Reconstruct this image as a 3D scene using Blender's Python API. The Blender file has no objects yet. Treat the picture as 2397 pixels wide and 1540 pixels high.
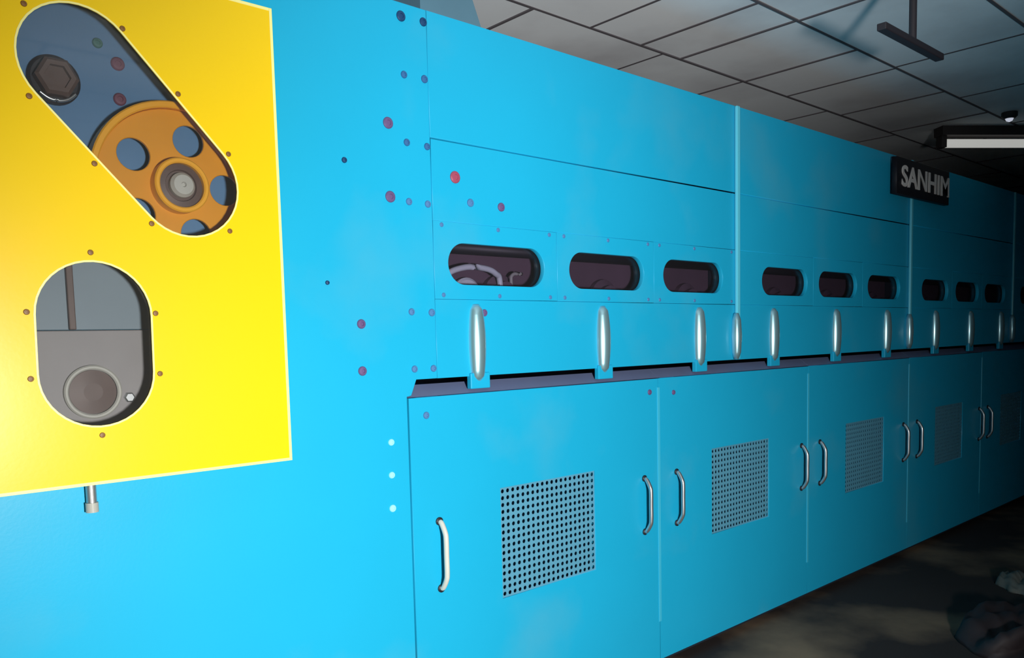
import bpy, bmesh, math, random
from mathutils import Matrix, Vector

random.seed(7)
S = bpy.context.scene
COL = S.collection

# ------------------------------------------------------------------ camera
cam_data = bpy.data.cameras.new('camera')
cam = bpy.data.objects.new('camera', cam_data)
COL.objects.link(cam)
F_PX = 1900.0
cam_data.sensor_fit = 'HORIZONTAL'
cam_data.sensor_width = 36.0
cam_data.lens = 36.0 * F_PX / 2397.0
cam_data.shift_y = (947.55 - 770.0) / 2397.0
cam_data.clip_start = 0.02
# columns: camera right, camera up, camera backwards (all in world axes)
R = Matrix(((0.74283483, 0.07200516, -0.66559122),
            (-0.66905748, 0.04475024, -0.74186218),
            (-0.02363254, 0.99639986, 0.08141763)))
cam.matrix_world = Matrix.Translation((0, -2.0, 1.356)) @ R.to_4x4()
S.camera = cam

# ------------------------------------------------------------------ world, exposure
S.view_settings.view_transform = 'Standard'
S.view_settings.look = 'None'
S.view_settings.exposure = 0.0
S.view_settings.gamma = 1.0
S.view_settings.use_curve_mapping = False
world = bpy.data.worlds.new('world')
world.use_nodes = True
world.node_tree.nodes['Background'].inputs[0].default_value = (0.5, 0.6, 0.8, 1)
world.node_tree.nodes['Background'].inputs[1].default_value = 0.01
S.world = world

# ------------------------------------------------------------------ lights
def aim(o, target):
    d = Vector(target) - o.location
    o.rotation_euler = d.to_track_quat('-Z', 'Y').to_euler()

ld = bpy.data.lights.new('camera_flash', 'SPOT')
ld.energy = 610
ld.spot_size = math.radians(92)
ld.spot_blend = 1.0
ld.shadow_soft_size = 0.10
ld.color = (1.0, 0.985, 0.96)
flash = bpy.data.objects.new('camera_flash', ld)
COL.objects.link(flash)
flash.location = (0.35, -3.0, 1.12)
aim(flash, (1.72, 0.0, 0.62))
l2 = bpy.data.lights.new('ceiling_fill_spot', 'SPOT')  # added second spot beside the flash, brightens the ceiling
l2.energy = 215
l2.spot_size = math.radians(62)
l2.spot_blend = 1.0
l2.shadow_soft_size = 0.15
l2.color = (1.0, 0.98, 0.97)
ceil_fill = bpy.data.objects.new('ceiling_fill_spot', l2)
COL.objects.link(ceil_fill)
ceil_fill.location = (0.35, -3.0, 1.15)
aim(ceil_fill, (2.2, -0.5, 3.0))

# ------------------------------------------------------------------ materials
def nt(name):
    m = bpy.data.materials.new(name)
    m.use_nodes = True
    n = m.node_tree
    return m, n, n.nodes['Principled BSDF']

def mat(name, col, rough=0.5, metal=0.0, var=0.06, scale=6.0, bump=0.0, bscale=60.0,
        emit=None, estr=0.0, spec=None, coat=0.0, dirt=None):
    m, n, b = nt(name)
    b.inputs['Roughness'].default_value = rough
    b.inputs['Metallic'].default_value = metal
    if spec is not None:
        b.inputs['Specular IOR Level'].default_value = spec
    if coat:
        b.inputs['Coat Weight'].default_value = coat
        b.inputs['Coat Roughness'].default_value = 0.12
    tc = n.nodes.new('ShaderNodeTexCoord')
    geo = n.nodes.new('ShaderNodeNewGeometry')
    no = n.nodes.new('ShaderNodeTexNoise')
    no.inputs['Scale'].default_value = scale
    no.inputs['Detail'].default_value = 4
    n.links.new(geo.outputs['Position'], no.inputs['Vector'])
    mr = n.nodes.new('ShaderNodeMapRange')
    mr.inputs['To Min'].default_value = 1 - var
    mr.inputs['To Max'].default_value = 1 + var
    n.links.new(no.outputs['Fac'], mr.inputs['Value'])
    vm = n.nodes.new('ShaderNodeVectorMath')
    vm.operation = 'SCALE'
    vm.inputs[0].default_value = col[:3]
    n.links.new(mr.outputs[0], vm.inputs['Scale'])
    out = vm.outputs[0]
    if dirt:
        dcol, lo, hi, amount, dscale = dirt
        n2 = n.nodes.new('ShaderNodeTexNoise')
        n2.inputs['Scale'].default_value = dscale
        n2.inputs['Detail'].default_value = 6
        n.links.new(geo.outputs['Position'], n2.inputs['Vector'])
        m2 = n.nodes.new('ShaderNodeMapRange')
        m2.inputs['From Min'].default_value = lo
        m2.inputs['From Max'].default_value = hi
        m2.inputs['To Max'].default_value = amount
        m2.clamp = True
        n.links.new(n2.outputs['Fac'], m2.inputs['Value'])
        mx = n.nodes.new('ShaderNodeMix')
        mx.data_type = 'RGBA'
        n.links.new(m2.outputs[0], mx.inputs[0])
        n.links.new(out, mx.inputs[6])
        mx.inputs[7].default_value = (*dcol, 1)
        out = mx.outputs[2]
    n.links.new(out, b.inputs['Base Color'])
    if bump:
        nb = n.nodes.new('ShaderNodeTexNoise')
        nb.inputs['Scale'].default_value = bscale
        nb.inputs['Detail'].default_value = 3
        n.links.new(geo.outputs['Position'], nb.inputs['Vector'])
        bp = n.nodes.new('ShaderNodeBump')
        bp.inputs['Strength'].default_value = bump
        bp.inputs['Distance'].default_value = 0.002
        n.links.new(nb.outputs['Fac'], bp.inputs['Height'])
        n.links.new(bp.outputs[0], b.inputs['Normal'])
    if emit:
        b.inputs['Emission Color'].default_value = (*emit, 1)
        b.inputs['Emission Strength'].default_value = estr
    return m

def glass(name, tint, rough=0.03, opacity=0.3):
    """thin tinted sheet: mostly clear, tinted, with a glossy face"""
    m, n, b = nt(name)
    n.nodes.remove(b)
    out = n.nodes['Material Output']
    tr = n.nodes.new('ShaderNodeBsdfTransparent')
    tr.inputs[0].default_value = (*tint, 1)
    df = n.nodes.new('ShaderNodeBsdfDiffuse')
    df.inputs[0].default_value = (0.30, 0.30, 0.30, 1)
    gl = n.nodes.new('ShaderNodeBsdfGlossy')
    gl.inputs['Roughness'].default_value = rough
    lw = n.nodes.new('ShaderNodeLayerWeight')
    pw = n.nodes.new('ShaderNodeMath'); pw.operation = 'POWER'
    pw.inputs[1].default_value = 4.0
    n.links.new(lw.outputs['Facing'], pw.inputs[0])
    fr = n.nodes.new('ShaderNodeMath'); fr.operation = 'MULTIPLY_ADD'
    fr.inputs[1].default_value = 0.5
    fr.inputs[2].default_value = 0.03
    n.links.new(pw.outputs[0], fr.inputs[0])
    m1 = n.nodes.new('ShaderNodeMixShader')
    m1.inputs[0].default_value = opacity
    n.links.new(tr.outputs[0], m1.inputs[1])
    n.links.new(df.outputs[0], m1.inputs[2])
    m2 = n.nodes.new('ShaderNodeMixShader')
    n.links.new(fr.outputs[0], m2.inputs[0])
    n.links.new(m1.outputs[0], m2.inputs[1])
    n.links.new(gl.outputs[0], m2.inputs[2])
    n.links.new(m2.outputs[0], out.inputs[0])
    return m

M = {}
M['blue'] = mat('blue_paint', (0.012, 0.41, 0.67), 0.36, spec=0.28, var=0.04, scale=3.0, bump=0.06, bscale=120,
                dirt=((0.10, 0.40, 0.54), 0.55, 0.75, 0.4, 1.7))
M['blue_gloss'] = mat('pale_blue_metal', (0.42, 0.72, 0.80), 0.30, metal=0.75, var=0.03, coat=1.0)
M['seam'] = mat('pale_blue_strip', (0.12, 0.62, 0.80), 0.3, var=0.03)
M['joint'] = mat('lit_edge_paint', (0.05, 0.50, 0.72), 0.35, var=0.03)  # paler blue that paints the lit door edges
M['yellow'] = mat('yellow_paint', (0.86, 0.58, 0.006), 0.30, spec=0.3, var=0.03, scale=3, bump=0.03, bscale=90)
M['yedge'] = mat('pale_yellow_edge', (0.95, 0.88, 0.30), 0.4, var=0.03)
M['orange'] = mat('orange_paint', (0.72, 0.30, 0.008), 0.42, var=0.08, scale=12)
M['orange_rim'] = mat('orange_rim_paint', (0.85, 0.40, 0.02), 0.38, var=0.08, scale=12)
M['steelblue'] = mat('grey_blue_paint', (0.085, 0.20, 0.36), 0.5, var=0.08, scale=8)
M['bluegrey'] = mat('dull_blue_grey', (0.17, 0.23, 0.27), 0.5, var=0.1, scale=8)
M['steel'] = mat('bare_steel', (0.50, 0.50, 0.50), 0.38, metal=0.8, var=0.1, scale=30)
M['greypaint'] = mat('grey_casting', (0.25, 0.24, 0.24), 0.55, var=0.10, scale=12)
M['brown'] = mat('brown_grease', (0.10, 0.065, 0.055), 0.5, var=0.25, scale=25)
M['palearc'] = mat('pale_arc', (0.75, 0.82, 0.84), 0.35, var=0.08, scale=20)
M['palegrey'] = mat('pale_grey', (0.42, 0.42, 0.38), 0.5, var=0.08, scale=20)
M['chrome'] = mat('chrome', (0.62, 0.66, 0.68), 0.30, metal=0.9, var=0.04, scale=30)
M['cream'] = mat('cream_plastic', (0.62, 0.62, 0.55), 0.35, var=0.05, scale=30)
M['black'] = mat('black_plastic', (0.012, 0.012, 0.018), 0.5, var=0.1)
M['signblack'] = mat('sign_black', (0.008, 0.008, 0.014), 0.55, var=0.1)
M['signletter'] = mat('sign_letter', (0.85, 0.82, 0.80), 0.5, var=0.05)
M['navy'] = mat('navy_plug', (0.006, 0.05, 0.15), 0.5, var=0.1)
M['slate'] = mat('slate_plug', (0.03, 0.13, 0.32), 0.5, var=0.1)
M['red'] = mat('red_plug', (0.13, 0.08, 0.20), 0.5, var=0.15, scale=60)
M['brightred'] = mat('bright_red_plug', (0.34, 0.06, 0.11), 0.5, var=0.15, scale=60)
M['mauve'] = mat('mauve_plug', (0.07, 0.20, 0.42), 0.5, var=0.1, scale=60)
M['whiteblue'] = mat('pale_bolt', (0.35, 0.85, 0.92), 0.3, var=0.05)
M['green'] = mat('green_plug', (0.03, 0.14, 0.12), 0.5, var=0.1)
M['dkred'] = mat('dark_red_plug', (0.14, 0.045, 0.08), 0.5, var=0.1)
M['screw'] = mat('brown_screw', (0.22, 0.10, 0.02), 0.5, var=0.1)
M['ledge'] = mat('mauve_grey_ledge', (0.13, 0.16, 0.28), 0.5, var=0.15, scale=5)
M['dark'] = mat('recess_shade', (0.010, 0.020, 0.035), 0.7, var=0.2)  # shade of the toe space and cavities put into a near-black colour
M['liner'] = mat('oven_liner', (0.15, 0.095, 0.125), 0.6, var=0.3, scale=5)
M['filter'] = mat('vent_backing', (0.030, 0.13, 0.22), 0.8, var=0.1)
M['grille'] = mat('grille_sheet', (0.10, 0.33, 0.47), 0.45, var=0.05, scale=8)
M['ceilboard'] = mat('ceiling_board', (0.84, 0.88, 0.90), 0.85, var=0.10, scale=1.6,
                     dirt=((0.45, 0.44, 0.46), 0.52, 0.75, 0.6, 1.3))
M['ceilgap'] = mat('ceiling_gap', (0.10, 0.09, 0.10), 0.9, var=0.1)
M['wall'] = mat('grey_wall', (0.30, 0.30, 0.31), 0.9, var=0.08, scale=1)
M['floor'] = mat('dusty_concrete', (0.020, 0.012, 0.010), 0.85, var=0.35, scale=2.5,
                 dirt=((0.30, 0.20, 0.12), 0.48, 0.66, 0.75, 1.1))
M['rail'] = mat('dark_rail', (0.020, 0.016, 0.022), 0.6, var=0.1)
M['tube'] = mat('lamp_tube', (0.7, 0.7, 0.68), 0.4, emit=(0.93, 0.93, 0.88), estr=0.40)
M['bulb'] = mat('small_lamp', (0.6, 0.6, 0.65), 0.4, emit=(0.8, 0.85, 1.0), estr=0.55)
M['fixture'] = mat('lamp_housing', (0.04, 0.035, 0.035), 0.6, var=0.05)
M['duct'] = mat('duct_metal', (0.10, 0.22, 0.30), 0.5, var=0.2, scale=4)
M['tarp'] = mat('dark_tarp', (0.016, 0.010, 0.012), 0.7, var=0.3, scale=8)
M['rag'] = mat('grey_rag', (0.11, 0.115, 0.10), 0.8, var=0.3, scale=10)
M['guardglass'] = glass('smoky_guard_pane', (0.92, 0.92, 0.92), 0.04, 0.03)
M['ovenglass'] = glass('dark_oven_glass', (0.74, 0.72, 0.78), 0.05, 0.02)

# ------------------------------------------------------------------ helpers
def prop(o, label=None, cat=None, group=None, kind=None):
    if label: o['label'] = label
    if cat: o['category'] = cat
    if group: o['group'] = group
    if kind: o['kind'] = kind
    return o

def link(name, me, m, parent=None, smooth=False):
    o = bpy.data.objects.new(name, me)
    COL.objects.link(o)
    if m is not None:
        me.materials.clear()
        me.materials.append(m)
    if smooth:
        for p in me.polygons:
            p.use_smooth = True
    if parent:
        o.parent = parent
        o.matrix_parent_inverse = parent_world(parent).inverted()
    return o

def parent_world(o):
    # every thing root is a pure translation; parts are unmoved
    r = o
    while r.parent: r = r.parent
    return Matrix.Translation(r.location) if r.type == 'EMPTY' else Matrix.Identity(4)

def thing(name, loc, label, cat, group=None):
    o = bpy.data.objects.new(name, None)
    o.empty_display_size = 0.1
    COL.objects.link(o)
    o.location = loc
    return prop(o, label, cat, group)

def child(o, p):
    """parent keeping world placement (meshes are in world coordinates)"""
    o.parent = p
    if p.type == 'EMPTY':
        o.location = -p.location
    return o

def part(name, bm_or_me, m, parent=None, smooth=False):
    if isinstance(bm_or_me, bmesh.types.BMesh):
        me = bpy.data.meshes.new(name)
        bm_or_me.normal_update()
        bm_or_me.to_mesh(me)
        bm_or_me.free()
    else:
        me = bm_or_me
    o = bpy.data.objects.new(name, me)
    COL.objects.link(o)
    me.materials.clear()
    me.materials.append(m)
    if smooth:
        for p in me.polygons:
            p.use_smooth = True
    if parent is not None:
        child(o, parent)
    return o

def box_into(bm, x0, x1, y0, y1, z0, z1, bev=0.0):
    r = bmesh.ops.create_cube(bm, size=1.0)
    vs = r['verts']
    for v in vs:
        v.co = Vector(((x0 + x1) / 2 + v.co.x * (x1 - x0),
                       (y0 + y1) / 2 + v.co.y * (y1 - y0),
                       (z0 + z1) / 2 + v.co.z * (z1 - z0)))
    if bev > 0:
        es = list({e for v in vs for e in v.link_edges})
        bmesh.ops.bevel(bm, geom=es, offset=bev, segments=2, affect='EDGES', profile=0.5)

def box(name, x0, x1, y0, y1, z0, z1, m, parent=None, bev=0.002):
    bm = bmesh.new()
    box_into(bm, x0, x1, y0, y1, z0, z1, bev)
    return part(name, bm, m, parent)

def cyl_into(bm, p0, p1, r0, r1=None, seg=24):
    if r1 is None: r1 = r0
    p0 = Vector(p0); p1 = Vector(p1)
    d = p1 - p0
    q = Vector((0, 0, 1)).rotation_difference(d.normalized()).to_matrix().to_4x4()
    mt = Matrix.Translation((p0 + p1) / 2) @ q
    bmesh.ops.create_cone(bm, cap_ends=True, segments=seg, radius1=r0, radius2=r1,
                          depth=d.length, matrix=mt)

def lathe_into(bm, prof, axis_o, axis='Z', seg=28):
    """prof: list (r, h). axis Y runs towards -Y (out of the machine)."""
    rings = []
    for r, h in prof:
        ring = []
        for i in range(seg):
            a = 2 * math.pi * i / seg
            if axis == 'Z':
                c = (axis_o[0] + r * math.cos(a), axis_o[1] + r * math.sin(a), axis_o[2] + h)
            else:
                c = (axis_o[0] + r * math.cos(a), axis_o[1] - h, axis_o[2] + r * math.sin(a))
            ring.append(bm.verts.new(c))
        rings.append(ring)
    for a, b in zip(rings, rings[1:]):
        for i in range(seg):
            bm.faces.new((a[i], a[(i + 1) % seg], b[(i + 1) % seg], b[i]))
    bm.faces.new(rings[0][::-1])
    bm.faces.new(rings[-1])
    bmesh.ops.recalc_face_normals(bm, faces=bm.faces)

def tube_into(bm, pts, r, seg=10):
    """smooth tube through points (Catmull-Rom)"""
    P = [Vector(p) for p in pts]
    Q = [P[0]] + P + [P[-1]]
    path = []
    for i in range(1, len(Q) - 2):
        for k in range(6):
            t = k / 6
            a, b, c, d = Q[i - 1], Q[i], Q[i + 1], Q[i + 2]
            path.append(0.5 * ((2 * b) + (c - a) * t + (2 * a - 5 * b + 4 * c - d) * t * t
                               + (-a + 3 * b - 3 * c + d) * t ** 3))
    path.append(P[-1])
    rings = []
    up = Vector((1, 0, 0))
    for i, p in enumerate(path):
        t = (path[min(i + 1, len(path) - 1)] - path[max(i - 1, 0)]).normalized()
        u = (up - t * up.dot(t)).normalized()
        w = t.cross(u)
        rings.append([bm.verts.new(p + (u * math.cos(2 * math.pi * k / seg)
                                        + w * math.sin(2 * math.pi * k / seg)) * r) for k in range(seg)])
    for a, b in zip(rings, rings[1:]):
        for i in range(seg):
            bm.faces.new((a[i], a[(i + 1) % seg], b[(i + 1) % seg], b[i]))
    bm.faces.new(rings[0][::-1]); bm.faces.new(rings[-1])
    bmesh.ops.recalc_face_normals(bm, faces=bm.faces)

def capsule(c1, c2, r, n=20):
    c1 = Vector(c1); c2 = Vector(c2)
    d = (c2 - c1).normalized()
    a0 = math.atan2(d.y, d.x)
    pts = []
    for i in range(n + 1):
        a = a0 - math.pi / 2 + math.pi * i / n
        pts.append((c2.x + r * math.cos(a), c2.y + r * math.sin(a)))
    for i in range(n + 1):
        a = a0 + math.pi / 2 + math.pi * i / n
        pts.append((c1.x + r * math.cos(a), c1.y + r * math.sin(a)))
    return pts

def circle(c, r, n=28):
    return [(c[0] + r * math.cos(2 * math.pi * i / n), c[1] + r * math.sin(2 * math.pi * i / n)) for i in range(n)]

def rect(x0, x1, z0, z1):
    return [(x0, z0), (x1, z0), (x1, z1), (x0, z1)]

def roundrect(x0, x1, z0, z1, r, n=6):
    pts = []
    for cx, cz, a0 in ((x1 - r, z0 + r, -90), (x1 - r, z1 - r, 0), (x0 + r, z1 - r, 90), (x0 + r, z0 + r, 180)):
        for i in range(n + 1):
            a = math.radians(a0 + 90 * i / n)
            pts.append((cx + r * math.cos(a), cz + r * math.sin(a)))
    return pts

def sheet_mesh(name, loops, yfront, th, bev=0.0):
    """a sheet in the XZ plane with real holes; its front face is at yfront"""
    cu = bpy.data.curves.new(name + '_outline', 'CURVE')
    cu.dimensions = '2D'
    cu.fill_mode = 'BOTH'
    cu.extrude = th / 2 - bev
    if bev:
        cu.bevel_depth = bev
        cu.bevel_resolution = 1
        cu.offset = -bev
    for lp in loops:
        sp = cu.splines.new('POLY')
        sp.points.add(len(lp) - 1)
        for p, (x, z) in zip(sp.points, lp):
            p.co = (x, z, 0, 1)
        sp.use_cyclic_u = True
    tmp = bpy.data.objects.new(name + '_outline', cu)
    COL.objects.link(tmp)
    dg = bpy.context.evaluated_depsgraph_get()
    me = bpy.data.meshes.new_from_object(tmp.evaluated_get(dg))
    me.name = name
    bpy.data.objects.remove(tmp)
    bpy.data.curves.remove(cu)
    me.transform(Matrix(((1, 0, 0, 0), (0, 0, -1, yfront + th / 2), (0, 1, 0, 0), (0, 0, 0, 1))))
    return me

def sheet(name, loops, yfront, th, m, parent=None, bev=0.0):
    return part(name, sheet_mesh(name, loops, yfront, th, bev), m, parent)

# ================================================================== the setting
ZC = 2.596
def struct(o):
    o['kind'] = 'structure'
    return o

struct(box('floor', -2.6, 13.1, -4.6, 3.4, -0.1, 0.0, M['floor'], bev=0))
struct(box('wall_back', -2.6, 13.1, 3.3, 3.4, 0, 2.8, M['wall'], bev=0))
struct(box('wall_front', -2.6, 13.1, -4.6, -4.5, 0, 2.8, M['wall'], bev=0))
struct(box('wall_left', -2.6, -2.5, -4.5, 3.3, 0, 2.8, M['wall'], bev=0))
struct(box('wall_right', 13.0, 13.1, -4.5, 3.3, 0, 2.8, M['wall'], bev=0))

# ceiling of boards with dark open joints between them
JO = []
bm = bmesh.new()
rows = [0.285 + 0.57 * k for k in range(-8, 6)]
fixed = {7: [-2.4, -1.2, 0.1, 0.9, 1.35, 1.95, 2.52, 2.84, 3.12, 3.65, 4.05, 4.65, 5.3, 6.0, 6.8, 7.7],
         8: [-2.4, -1.1, 0.2, 1.3, 2.21, 3.0, 3.64, 4.5, 5.4, 6.4, 7.4],
         6: [-2.4, -1.0, 0.4, 1.2, 1.9, 2.55, 3.13, 4.03, 4.84, 5.7, 6.6, 7.6]}
for i in range(len(rows) - 1):
    y0, y1 = rows[i], rows[i + 1]
    js = list(fixed.get(i, [-2.4 + 0.35 * (i % 3)]))
    while js[-1] < 12.4:
        js.append(js[-1] + random.choice((0.6, 0.9, 1.2)))
    js[-1] = 12.9
    js[0] = -2.5
    for a, b in zip(js, js[1:]):
        dz = random.uniform(0, 0.004)
        box_into(bm, a + 0.0005, b - 0.0005, max(y0, -4.5) + 0.0005, min(y1, 3.3) - 0.0005, ZC + dz, ZC + 0.03, 0)
        JO.append((a - 0.006, a + 0.006, max(y0, -4.5) + 0.006, min(y1, 3.3) - 0.006))
ce = part('ceiling', bm, M['ceilboard'])
ce['kind'] = 'structure'
bm = bmesh.new()
for q in JO:
    box_into(bm, *q, ZC - 0.0015, ZC + 0.006, 0)
for y in rows[1:]:
    box_into(bm, -2.5, 13.0, y - 0.006, y + 0.006, ZC - 0.0016, ZC + 0.006, 0)
jt = part('joint_lines', bm, M['ceilgap'], ce)
bk = box('ceiling_backing', -2.6, 13.1, -4.6, 3.4, ZC + 0.03, ZC + 0.15, M['ceilgap'], ce, bev=0)

# ================================================================== drive head cabinet (left)
YB = 1.7          # depth of the machine
ZT = 2.328        # its top
head = thing('drive_cabinet', (0, 0.8, 0), 'tall flat blue steel drive cabinet behind the yellow guard, dotted with bolts and plugs',
             'machine cabinet')
outline = [(-1.6, 0.04), (1.376, 0.04), (1.376, 1.190), (1.392, 1.193), (1.412, 1.240), (1.490, 1.240), (1.490, ZT), (-1.6, ZT)]
sheet('front_panel', [outline], 0.0, 0.02, M['blue'], head, bev=0.0015)
bm = bmesh.new()
box_into(bm, -1.6, 1.376, 0.021, YB, 0.04, ZT - 0.002, 0)
box_into(bm, 1.3765, 1.488, 0.021, YB, 1.2405, ZT - 0.002, 0)
part('body', bm, M['blue'], head)
box('plinth', -1.55, 1.36, 0.05, YB - 0.05, 0.0, 0.04, M['dark'], head, bev=0)

def bolt(nm, x, z, r, m, parent, label=None, h=0.006, y=0.0):
    bm = bmesh.new()
    lathe_into(bm, [(r, -0.001), (r, h * 0.45), (r * 0.82, h * 0.9), (r * 0.45, h), (r * 0.40, h * 0.6), (0.0008, h * 0.6)],
               (x, y, z), 'Y', 18)
    o = part(nm, bm, m, parent, smooth=False)
    if label: o['label'] = label
    return o

HOLES = [  # x, z, radius, material key
    (1.399, 2.289, .015, 'navy'), (1.478, 2.291, .0125, 'navy'), (1.403, 2.126, .0105, 'slate'), (1.476, 2.127, .0115, 'slate'),
    (1.405, 1.934, .0105, 'slate'), (1.478, 1.932, .0105, 'slate'), (1.194, 1.857, .008, 'navy'), (1.126, 1.520, .006, 'navy'),
    (1.406, 1.764, .0105, 'mauve'), (1.474, 1.763, .0105, 'mauve'), (1.342, 1.980, .0165, 'red'),
    (1.341, 1.772, .0165, 'red'), (1.228, 1.407, .0135, 'red'), (1.226, 1.274, .0135, 'red'),
    (1.443, 1.130, .0, 'mauve'), (1.402, 1.442, .0105, 'mauve'), (1.476, 1.440, .0115, 'mauve'),
    (1.406, 1.272, .0105, 'mauve'), (1.476, 1.271, .0105, 'mauve'),
    (1.314, 1.061, .010, 'whiteblue'), (1.312, .964, .010, 'whiteblue'), (1.311, .865, .011, 'whiteblue')]
LBL = {'navy': 'navy blue bolt plug', 'slate': 'slate blue bolt plug', 'mauve': 'dull mauve bolt plug', 'red': 'dark red bolt plug',
       'brightred': 'bright red bolt plug', 'whiteblue': 'pale shiny bolt'}
for x, z, r, k in HOLES:
    if r: bolt('bolt' if k == 'whiteblue' else 'bolt_plug', x, z, r, M[k], head, LBL[k])

# ================================================================== base cabinets with doors
seams = [1.380, 2.573, 3.762, 4.958, 6.165, 7.365, 8.565, 9.765]
vents = [(1.733, 2.200), (2.938, 3.415), (4.164, 4.619), (5.36, 5.82), (6.56, 7.02), (7.76, 8.22), (8.96, 9.42)]
handles = [(1.479, 2.480), (2.687, 3.697), (3.881, 4.883), (5.078, 6.121), (6.287, 7.30), (7.46, 8.50), (8.66, 9.70)]
ords = ['nearest the yellow guard', 'second along from the yellow guard', 'third along from the yellow guard',
        'fourth along, near the dark end', 'fifth along, in the dark far end', 'sixth along, in the dark', 'last, in the dark']

VW, VH = 0.462, 0.372
def grille_mesh():
    loops = [rect(0, VW, 0, VH)]
    nx, nz = 20, 16
    for i in range(nx):
        for j in range(nz):
            loops.append(circle((0.0125 + (VW - 0.025) * i / (nx - 1), 0.0125 + (VH - 0.025) * j / (nz - 1)), 0.0072, 8))
    return sheet_mesh('vent_grille', loops, 0.0, 0.002)
GR = grille_mesh()

def handle(parent, x, m, z0=0.578, z1=0.806, dx=0.0):
    bm = bmesh.new()
    tube_into(bm, [(x, 0.0, z1 - .012), (x, -0.012, z1 - .012), (x, -0.030, z1 - 0.040), (x, -0.034, z1 - 0.062),
                   (x, -0.034, (z0 + z1) / 2), (x, -0.034, z0 + 0.062), (x, -0.030, z0 + 0.040), (x, -0.012, z0 + .012), (x, 0.0, z0 + .012)], 0.0085)
    h = part('pull_handle', bm, m, parent, smooth=True)
    for zz in (z0 + .008, z1 - .008):
        bm = bmesh.new()
        lathe_into(bm, [(0.013, -0.001), (0.013, 0.005), (0.009, 0.008), (0.001, 0.008)], (x, 0, zz), 'Y', 16)
        f = part('mounting_foot', bm, M['black'], h)
        f['label'] = 'dark mounting foot'
    return h

for i in range(len(seams) - 1):
    x0, x1 = seams[i], seams[i + 1]
    bc = thing('base_cabinet', ((x0 + x1) / 2, 0.8, 0), 'blue base cabinet with a perforated vent door, ' + ords[i],
               'cabinet', 'base cabinets under the oven')
    bm = bmesh.new()
    box_into(bm, x0 + .001, x1 - .001, 0.10, YB, 0.04, 1.180, 0)
    part('body', bm, M['dark'], bc)
    d0, d1, dz0, dz1 = x0 + 0.0006, x1 - 0.0006, 0.04, 1.186
    bm = bmesh.new()
    sec = [(0.0235, 1.183), (0.0, 1.1885), (0.045, 1.222), (0.30, 1.222), (0.30, 1.183)]
    lo = [bm.verts.new((x0 + .001, y, z)) for y, z in sec]
    hi = [bm.verts.new((x1 - .001, y, z)) for y, z in sec]
    bm.faces.new(lo); bm.faces.new(hi[::-1])
    for k in range(5):
        bm.faces.new((lo[k], hi[k], hi[(k + 1) % 5], lo[(k + 1) % 5]))
    bmesh.ops.recalc_face_normals(bm, faces=bm.faces)
    top = part('top_ledge', bm, M['ledge'], bc)
    top['label'] = 'mauve grey top ledge'
    box('plinth', x0 + .002, x1 - .002, 0.05, YB - 0.05, 0.0, 0.0398, M['dark'], bc, bev=0)
    v0, v1 = vents[i]
    v1 = v0 + VW
    door = sheet('door', [rect(d0 + .001, d1 - .001, dz0 + .001, dz1 - .001), rect(v0, v1, 0.493, 0.493 + VH)], -0.0005, 0.022, M['blue'], bc, bev=0.0006)
    g = bpy.data.objects.new('vent_grille', GR)
    COL.objects.link(g)
    if not GR.materials: GR.materials.append(M['grille'])
    g.parent = door
    g.location = (v0, 0.003, 0.493)
    g['label'] = 'grey blue perforated vent grille'
    fm = box('vent_backing', v0 - .01, v0 + VW + .01, 0.030, 0.035, 0.48, 0.88, M['filter'], door, bev=0)  # added backing sheet, lightens what shows through the vent holes
    for k, hx in enumerate(handles[i]):
        h = handle(door, hx, M['cream'] if (i == 0 and k == 0) else M['chrome'])
        h['label'] = 'cream pull handle with dark feet' if (i == 0 and k == 0) else 'chrome pull handle'
    # added strip, painted paler as the lit door edge, on every cabinet but the first
    if i > 0:
        j = box('lit_edge_strip', x0 - .0075, x0 + .0075, -0.003, 0.001, 0.20, 1.150, M['joint'], bc, bev=0.001)
        j['label'] = 'light blue strip painted as the lit door edge'
    if i == 0:
        for x, z, k in ((1.443, 1.130, 'mauve'), (2.518, 1.134, 'red')):
            bolt('bolt_plug', x, z, 0.011, M[k], bc, LBL[k])
    if i == 1:
        bolt('bolt_plug', 2.671, 1.124, 0.010, M['red'], bc, LBL['red'])

# ================================================================== oven sections with windows
ZS = 1.240
sect = [1.4900, 3.125, 4.932, 6.735, 8.54]
wins = [(1.751, 2.285, 2.818), (3.542, 4.067, 4.606), (5.325, 5.860, 6.388), (7.14, 7.67, 8.20)]
levers = [(1.655, 2.255, 2.856), (3.440, 4.048, 4.646), (5.336, 5.927, 6.517), (7.16, 7.76, 8.36)]
sl = ['three wide round-ended windows, beside the yellow guard', 'three windows left of the black nameplate seam',
      'three small dark windows under and right of the black nameplate', 'far windows in the dark right end']

def lever(parent, x):
    """barrel shaped glossy clamp lever that reaches down over the slot"""
    bm = bmesh.new()
    prof = []
    n = 14
    for k in range(n + 1):
        t = k / n
        r = 0.022 + 0.012 * math.sin(math.pi * min(1, max(0, t))) ** 0.8
        if k in (0, n): r = 0.014
        prof.append((r, 0.245 * t))
    lathe_into(bm, prof, (x - 0.004, 0.006, 1.222), 'Z', 32)
    lv = part('clamp_lever', bm, M['blue_gloss'], parent, smooth=True)
    lv['label'] = 'glossy barrel-shaped clamp lever'
    bm = bmesh.new()
    box_into(bm, x - 0.040, x + 0.040, -0.009, 0.012, 1.200, 1.250, 0.003)
    ft = part('lever_foot', bm, M['blue'], lv)
    return lv

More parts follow.
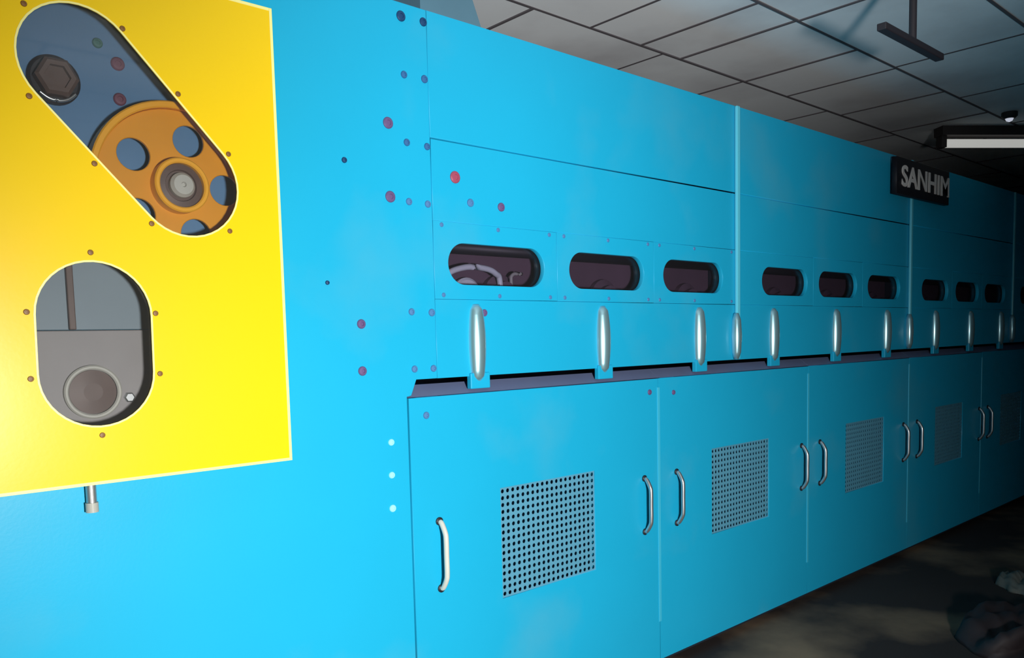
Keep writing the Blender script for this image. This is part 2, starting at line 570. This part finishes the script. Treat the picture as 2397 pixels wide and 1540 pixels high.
for i in range(len(sect) - 1):
    x0, x1 = sect[i] + .001, sect[i + 1] - .001
    os_ = thing('oven_section', ((x0 + x1) / 2, 0.8, 1.19), 'upper blue oven section with ' + sl[i], 'oven', 'oven sections with windows')
    W = wins[i]
    # panels
    sheet('top_panel', [rect(x0, x1, 1.962, ZT)], 0.0, 0.02, M['blue'], os_, bev=0.0012)
    sheet('flap_panel', [rect(x0 + .002, x1, 1.7175, 1.9575)], 0.0005, 0.02, M['blue'], os_, bev=0.0012)
    bounds = [x0] + [(W[k] + W[k + 1]) / 2 for k in range(2)] + [x1]
    for k in range(3):
        a, b = bounds[k] + (0.0006 if k else 0), bounds[k + 1] - (0.0006 if k < 2 else 0)
        wp = sheet('window_panel', [rect(a, b, 1.4815, 1.7168),
                                    capsule((W[k] - 0.142, 1.591), (W[k] + 0.142, 1.591), 0.064)],
                   -0.001, 0.02, M['blue'], os_, bev=0.0012)
        gp = sheet('glass_pane', [capsule((W[k] - 0.142, 1.591), (W[k] + 0.142, 1.591), 0.070)], 0.0202, 0.004, M['ovenglass'], wp)
        gp['label'] = 'dark glass pane'
        if i < 1:
            for bx in (a + 0.035 if k else W[0] - .228, W[k], b - 0.035):
                for bz in (1.494, 1.706):
                    if abs(bx - W[k]) < .01 or True:
                        bolt('screw', bx, bz, 0.0070, M['mauve'], wp, h=0.003, y=-0.001)
    sheet('lower_panel', [rect(x0, x1, ZS, 1.4805)], 0.0, 0.02, M['blue'], os_, bev=0.0012)
    # hull, open at the front; inside it the oven liner seen through the panes
    bm = bmesh.new()
    box_into(bm, x0, x1, 0.021, YB, ZT - 0.02, ZT - 0.001, 0)
    box_into(bm, x0, x1, YB - 0.02, YB, 1.192, ZT - 0.0205, 0)
    box_into(bm, x0, x0 + 0.015, 0.021, YB - 0.021, 1.2605, ZT - 0.0205, 0)
    box_into(bm, x1 - 0.015, x1, 0.021, YB - 0.021, 1.2605, ZT - 0.0205, 0)
    box_into(bm, x0, x1, 0.021, YB - 0.021, ZS, 1.260, 0)
    box_into(bm, x0, x1, 0.30, 0.34, 1.192, 1.2395, 0)
    hull = part('hull', bm, M['dark'], os_)
    bm = bmesh.new()
    box_into(bm, x0 + 0.02, x1 - 0.02, 0.13, 0.15, 1.265, ZT - 0.03, 0)
    ln = part('inner_liner', bm, M['liner'], os_)
    ln['label'] = 'dull brown grey oven liner'
    bm = bmesh.new()
    cyl_into(bm, (x0 + 0.02, 0.095, 1.655), (x1 - 0.02, 0.095, 1.655), 0.022)
    part('support_bar', bm, M['black'], os_, smooth=True)
    bm = bmesh.new()
    for k in range(3):
        lathe_into(bm, [(0.075, 0), (0.075, 0.02), (0.05, 0.03), (0.05, 0.05), (0.002, 0.05)], (W[k] + 0.10, 0.128, 1.50), 'Y', 24)
    part('chain_wheel', bm, M['liner'], os_)
    for lx in levers[i]:
        lever(os_, lx)
    if i > 0:
        st = box('seam_strip', sect[i] - 0.013, sect[i] + 0.013, -0.016, -0.0012, 1.243, ZT - .002, M['seam'], os_, bev=0.005)
        st['label'] = 'pale blue vertical seam strip'
        bm = bmesh.new()
        lathe_into(bm, [(0.010, 0), (0.020, .03), (0.024, .10), (0.020, .17), (0.010, .20)], (sect[i] - 0.018, -0.014, 1.243), 'Z', 24)
        hp = part('hinge_barrel', bm, M['blue_gloss'], os_, smooth=True)
        hp['label'] = 'small glossy hinge barrel'
    if i == 0:
        for x, z, r, k in ((1.581, 1.854, .0185, 'brightred'), (1.639, 1.782, .0125, 'mauve'), (1.767, 1.780, .0140, 'red'),
                           (1.684, 1.440, .0115, 'red'), (1.672, 1.279, .0, 'red')):
            if r: bolt('bolt_plug', x, z, r, M[k], os_, LBL[k], y=0.0)

# pale arc built as a bent tube, with a bracket, inside the first window
cp = thing('curved_arc', (1.70, 0.075, 1.2605), 'pale curved arc behind the widest oven window beside the yellow guard', 'pipe')
bm = bmesh.new()
tube_into(bm, [(1.575, 0.085, 1.262), (1.575, 0.085, 1.48), (1.59, 0.075, 1.558), (1.66, 0.070, 1.588), (1.74, 0.070, 1.590), (1.80, 0.075, 1.575),
               (1.83, 0.085, 1.53), (1.83, 0.085, 1.262)], 0.010)
part('bent_tube', bm, M['palearc'], cp, smooth=True)
bm = bmesh.new()
lathe_into(bm, [(0.06, 0), (0.06, 0.012), (0.052, 0.018), (0.004, 0.018)], (1.70, 0.115, 1.50), 'Y', 32)
box_into(bm, 1.69, 1.71, 0.100, 0.116, 1.262, 1.46, 0)
part('round_flange', bm, M['palearc'], cp)
bm = bmesh.new()
tube_into(bm, [(1.880, 0.085, 1.262), (1.880, 0.085, 1.52), (1.885, 0.085, 1.572), (1.93, 0.085, 1.578)], 0.006)
part('bracket', bm, M['palegrey'], cp, smooth=True)

# ================================================================== nameplate
sg = thing('nameplate', (5.0, 0, 2.20), 'black nameplate with pale capital letters at the top edge of the oven', 'sign')
X0, X1, Z0, Z1 = 4.632, 5.375, 2.104, 2.304
sheet('plate', [rect(X0, X1, Z0, Z1)], -0.050, 0.030, M['signblack'], sg, bev=0.002)
tc = bpy.data.curves.new('nameplate_text', 'FONT')
tc.body = 'SANHIM'
tc.size = 0.2
tc.extrude = 0.002
tc.offset = 0.0035
to = bpy.data.objects.new('nameplate_text', tc)
COL.objects.link(to)
me = bpy.data.meshes.new_from_object(to.evaluated_get(bpy.context.evaluated_depsgraph_get()))
bpy.data.objects.remove(to)
xs = [v.co.x for v in me.vertices]; ys = [v.co.y for v in me.vertices]
sx = (5.368 - 4.690) / (max(xs) - min(xs)); sz = 0.118 / (max(ys) - min(ys))
for v in me.vertices:
    v.co = Vector((4.690 + (v.co.x - min(xs)) * sx, -0.0525 - v.co.z, 2.148 + (v.co.y - min(ys)) * sz))
part('lettering', me, M['signletter'], sg)['label'] = 'pale grey capital letters'
for bx in (X0 + 0.1, X1 - 0.1):
    box('mounting_bracket', bx - 0.02, bx + 0.02, -0.020, 0.0, 2.16, 2.25, M['signblack'], sg, bev=0.001)

# ================================================================== yellow guard
GY = -0.11
gd = thing('belt_guard', (0.2, -0.05, 1.06), 'bright yellow sheet metal guard with two smoked oval windows on the blue cabinet', 'machine guard')
gx0, gx1, gz0, gz1 = -0.70, 0.943, 1.064, 2.164
capA = ((0.508, 1.952), (0.719, 1.723), 0.1155)
capB = ((0.507, 1.426), (0.505, 1.303), 0.1135)
sheet('cover_plate', [rect(gx0, gx1, gz0, gz1), capsule(*capA), capsule(*capB)], GY, 0.004, M['yellow'], gd, bev=0.001)
bm = bmesh.new()
t = 0.003
box_into(bm, gx0, gx0 + t, GY + 0.0042, -0.0005, gz0, gz1, 0)
box_into(bm, gx1 - t, gx1, GY + 0.0042, -0.0005, gz0, gz1, 0)
box_into(bm, gx0 + t, gx1 - t, GY + 0.0042, -0.0005, gz0, gz0 + t, 0)
box_into(bm, gx0 + t, gx1 - t, GY + 0.0042, -0.0005, gz1 - t, gz1, 0)
part('side_flange', bm, M['yellow'], gd)
bm = bmesh.new()
w = 0.006  # paler strip along the guard's right, bottom and top edges
box_into(bm, gx1 - w, gx1 + 0.001, GY - 0.0012, GY - 0.0001, gz0 - 0.001, gz1 + .001, 0.0004)
box_into(bm, gx0, gx1 - w - .0002, GY - 0.0012, GY - 0.0001, gz0 - 0.001, gz0 + w, 0.0004)
box_into(bm, gx0, gx1 - w - .0002, GY - 0.0012, GY - 0.0001, gz1 - w, gz1 + .001, 0.0004)
part('edge_trim', bm, M['yedge'], gd)['label'] = 'pale yellow edge'
for cp_, nm in ((capA, 'slanted'), (capB, 'upright')):
    fr = sheet('window_rim', [capsule(cp_[0], cp_[1], cp_[2] + 0.0035), capsule(cp_[0], cp_[1], cp_[2] - 0.0005)],
               GY - 0.0015, 0.0012, M['yedge'], gd)
    fr['label'] = 'pale yellow rim of the %s window' % nm
    gp = sheet('window_pane', [capsule(cp_[0], cp_[1], cp_[2] + 0.012)], GY + 0.005, 0.003, M['guardglass'], gd)
    gp['label'] = 'smoked pane of the %s window' % nm
for x, z in [(.412, 2.045), (.597, 2.039), (.708, 1.922), (.818, 1.804), (.812, 1.625), (.634, 1.629), (.524, 1.746), (.410, 1.865),
             (.505, 1.559), (.378, 1.433), (.631, 1.431), (.377, 1.297), (.633, 1.296), (.505, 1.169)]:
    bolt('screw', x, z, 0.0060, M['screw'], gd, h=0.003, y=GY)

# things behind the guard's panes -------------------------------------------------
bp = thing('backing_plate', (0.45, -0.004, 1.0), 'grey blue backing plate behind the guard windows', 'plate')
sheet('upper_plate', [roundrect(0.30, 0.92, 1.60, 2.14, 0.02)], -0.008, 0.0075, M['steelblue'], bp)
for x, z, r, k in ((.574, 2.032, .011, 'green'), (.614, 1.995, .015, 'dkred'), (.614, 1.917, .014, 'dkred')):
    bolt('bolt_plug', x, z, r, M[k], bp, {'green': 'dark green plug', 'dkred': 'dark red plug'}[k], y=-0.008)

nut = thing('shaft_nut', (0.480, -0.03, 1.933), 'brown greasy hexagonal shaft nut in the upper end of the slanted window', 'nut')
bm = bmesh.new()
lathe_into(bm, [(0.052, 0), (0.052, 0.010), (0.046, 0.014), (0.030, 0.014)], (0.480, -0.008, 1.933), 'Y', 32)
part('washer', bm, M['black'], nut)['label'] = 'dark round washer'
bm = bmesh.new()
lathe_into(bm, [(0.043, 0), (0.043, 0.022), (0.036, 0.028), (0.026, 0.028), (0.025, 0.018), (0.001, 0.018)], (0.480, -0.0225, 1.933), 'Y', 6)
part('hex_nut', bm, M['brown'], nut)
bm = bmesh.new()
for a0 in (250, 310):
    a = math.radians(a0)
pts = [(0.480 + 0.046 * math.cos(math.radians(a)), -0.030, 1.933 + 0.046 * math.sin(math.radians(a))) for a in (225, 250, 275, 300, 325)]
tube_into(bm, pts, 0.0035, 8)  # added bright arc for the shine on the nut's lower edge
part('shiny_edge', bm, M['chrome'], nut, smooth=True)['label'] = 'bright arc for the shiny lower edge of the nut'

pc = (0.717, 1.726)
pu = thing('drive_pulley', (pc[0], -0.05, pc[1]), 'orange drive pulley with round lightening holes behind the slanted guard window', 'pulley')
loops = [circle(pc, 0.176, 64)]
for k in range(5):
    a = math.radians(0 + 72 * k + 2)
    loops.append(circle((pc[0] + 0.113 * math.cos(a), pc[1] + 0.113 * math.sin(a)), 0.036, 28))
sheet('web_plate', loops, -0.052, 0.010, M['orange'], pu, bev=0.002)
def ring(name, c, ro, ri, yb, yf, m, parent, smooth=False):
    bm = bmesh.new()
    seg = 64
    prof = [(ro, yb), (ro, yf + 0.003), (ro - 0.003, yf), (ri + 0.003, yf), (ri, yf + 0.003), (ri, yb)]
    rings = [[bm.verts.new((c[0] + r * math.cos(2 * math.pi * i / seg), y, c[1] + r * math.sin(2 * math.pi * i / seg))) for i in range(seg)]
             for r, y in prof]
    for a, b in zip(rings, rings[1:] + rings[:1]):
        for i in range(seg):
            bm.faces.new((a[i], a[(i + 1) % seg], b[(i + 1) % seg], b[i]))
    bmesh.ops.recalc_face_normals(bm, faces=bm.faces)
    return part(name, bm, m, parent, smooth)
ring('rim', pc, 0.192, 0.1765, -0.020, -0.066, M['orange_rim'], pu)
hb = ring('hub', pc, 0.062, 0.050, -0.052, -0.086, M['orange_rim'], pu)
hb['label'] = 'raised orange hub ring'
bm = bmesh.new()
lathe_into(bm, [(0.0495, 0), (0.0495, 0.020), (0.036, 0.022), (0.034, 0.017), (0.030, 0.017)], (pc[0], -0.053, pc[1]), 'Y', 40)
part('bushing', bm, M['brown'], pu, )['label'] = 'dark greasy bushing'
bm = bmesh.new()
lathe_into(bm, [(0.028, 0), (0.028, 0.012), (0.022, 0.020), (0.006, 0.021), (0.004, 0.016), (0.001, 0.016)], (pc[0], -0.072, pc[1]), 'Y', 32)
part('shaft_end', bm, M['palegrey'], pu, )['label'] = 'pale steel shaft end'

bh = thing('bearing_housing', (0.52, -0.02, 1.259), 'grey bearing housing with a pale seal ring behind the upright oval guard window', 'bearing')
sheet('mounting_plate', [roundrect(0.375, 0.665, 1.13, 1.3965, 0.01)], -0.018, 0.0175, M['greypaint'], bh, bev=0.002)
sheet('upper_bracket', [roundrect(0.375, 0.665, 1.398, 1.58, 0.01)], -0.010, 0.0095, M['bluegrey'], bh, bev=0.001)
ring('seal_ring', (0.515, 1.259), 0.060, 0.050, -0.018, -0.030, M['palegrey'], bh)['label'] = 'pale seal ring'
bm = bmesh.new()
lathe_into(bm, [(0.049, 0), (0.049, 0.006), (0.020, 0.008), (0.001, 0.008)], (0.515, -0.018, 1.259), 'Y', 40)
part('bearing_cap', bm, M['brown'], bh)['label'] = 'brown bearing cap'
box('guide_rod', 0.4765, 0.4905, -0.022, -0.0105, 1.398, 1.57, M['brown'], bh, bev=0.002)
bm = bmesh.new()
lathe_into(bm, [(0.012, 0), (0.012, 0.008), (0.009, 0.011), (0.001, 0.011)], (0.591, -0.018, 1.242), 'Y', 6)
part('bolt', bm, M['chrome'], bh)['label'] = 'small shiny hexagonal bolt'

gpipe = thing('grease_pipe', (0.499, -0.03, 1.0), 'short grey pipe with a pale tip poking out below the yellow guard', 'pipe')
bm = bmesh.new()
cyl_into(bm, (0.499, -0.016, 1.062), (0.499, -0.016, 1.010), 0.011)
part('pipe', bm, M['steel'], gpipe, smooth=False)
bm = bmesh.new()
cyl_into(bm, (0.499, -0.016, 1.0098), (0.499, -0.016, 0.988), 0.0135)
part('tip', bm, M['palegrey'], gpipe)['label'] = 'pale pipe tip'

# ================================================================== duct on top of the machine
dc = thing('air_duct', (1.80, 0.5, ZT), 'grey blue air duct rising from the oven top to the ceiling', 'duct')
bm = bmesh.new()
box_into(bm, 1.690, 2.02, 0.30, 0.80, ZT + 0.001, ZC - 0.001, 0)
for v in bm.verts:
    if v.co.x > 1.9 and v.co.z > 2.5: v.co.x -= 0.115
part('duct_body', bm, M['duct'], dc)
box('duct_collar', 1.675, 2.035, 0.285, 0.815, ZT + 0.0005, ZT + 0.02, M['duct'], dc, bev=0.002)

# ================================================================== things on the ceiling
rl = thing('hanging_rail', (2.86, -0.84, 2.30), 'short dark rail hung from the ceiling on a single rod', 'rail')
box('rail_bar', 2.625, 3.090, -0.855, -0.825, 2.288, 2.310, M['rail'], rl, bev=0.003)
bm = bmesh.new()
cyl_into(bm, (2.860, -0.84, 2.3102), (2.860, -0.84, ZC - 0.001), 0.012)
part('hanger_rod', bm, M['rail'], rl, smooth=False)
bm = bmesh.new()
lathe_into(bm, [(0.035, 0), (0.035, 0.010), (0.014, 0.018)], (2.860, -0.84, ZC - 0.019), 'Z', 20)
part('ceiling_rose', bm, M['rail'], rl)

tl = thing('fluorescent_light', (5.7, -0.2, 2.5), 'pale fluorescent tube light on the ceiling above the far windows', 'light')
A = Vector((5.460, 0.014, 2.498)); B = Vector((6.14, -0.487, 2.498))
D = (B - A).normalized(); N = Vector((-D.y, D.x, 0))
bm = bmesh.new()
cyl_into(bm, A, B, 0.026, seg=20)
part('tube', bm, M['tube'], tl, smooth=False)['label'] = 'pale glowing tube'
for nm, p, q, hw, za, zb, mk in (('batten', A - D * .04, B + D * .04, 0.045, 2.540, ZC, 'fixture'),
                             ('end_cap', A - D * .035, A - D * .001, 0.028, 2.470, 2.5398, 'fixture'),
                             ('end_cap', B + D * .001, B + D * .035, 0.028, 2.470, 2.5398, 'fixture')):
    bm = bmesh.new()
    vs = [bm.verts.new((*(c + N * s * hw).xy, z)) for z in (za, zb) for c, s in ((p, -1), (q, -1), (q, 1), (p, 1))]
    for f in ((3, 2, 1, 0), (4, 5, 6, 7), (0, 1, 5, 4), (1, 2, 6, 5), (2, 3, 7, 6), (3, 0, 4, 7)):
        bm.faces.new([vs[k] for k in f])
    part(nm, bm, M[mk], tl)

bl = thing('ceiling_spotlight', (5.407, -0.36, 2.56), 'tiny white lamp on the dark ceiling above the fluorescent tube', 'light')
bm = bmesh.new()
lathe_into(bm, [(0.030, 0.0), (0.042, 0.012), (0.042, 0.034)], (5.407, -0.36, ZC - 0.035), 'Z', 20)
part('lamp_base', bm, M['fixture'], bl)
bm = bmesh.new()
lathe_into(bm, [(0.004, -0.018), (0.016, -0.012), (0.022, 0.0)], (5.407, -0.36, ZC - 0.0355), 'Z', 20)
part('lamp_bulb', bm, M['bulb'], bl, smooth=True)

# ================================================================== rubbish on the floor
def crumple(name, cx, cy, sx, sy, h, m, label, cat, seed, ang=0.0):
    rnd = random.Random(seed)
    bm = bmesh.new()
    bmesh.ops.create_icosphere(bm, subdivisions=4, radius=1.0)
    ph = [(rnd.uniform(0, 6), rnd.uniform(1.5, 7), rnd.uniform(1.5, 7), rnd.uniform(.4, 1)) for _ in range(9)]
    ca, sa = math.cos(ang), math.sin(ang)
    for v in bm.verts:
        x, y, z = v.co
        f = 1.0
        for p, a, b, w_ in ph:
            f += 0.115 * w_ * math.sin(a * x + b * y + 2.3 * z * w_ + p)
        fold = 0.15 * abs(math.sin(5 * x + 3 * y + ph[0][0])) + 0.10 * abs(math.sin(9 * y - 4 * x + ph[1][0]))
        X, Y = x * sx * f, y * sy * f
        Z = max(0.0, z) * h * f * (0.55 + fold * 3.2)
        v.co = Vector((cx + X * ca - Y * sa, cy + X * sa + Y * ca, 0.001 + Z))
    bmesh.ops.remove_doubles(bm, verts=bm.verts, dist=0.0005)
    o = part(name, bm, m, None, smooth=True)
    return prop(o, label, cat)

crumple('crumpled_tarp', 3.90, -0.90, 0.36, 0.22, 0.10, M['tarp'], 'dark crumpled tarpaulin lying on the floor in the near right corner', 'tarpaulin', 3, 0.2)
crumple('floor_rag', 4.72, -0.68, 0.17, 0.10, 0.06, M['rag'], 'pale grey crumpled rag on the dark floor farther off', 'rag', 5, 0.7)
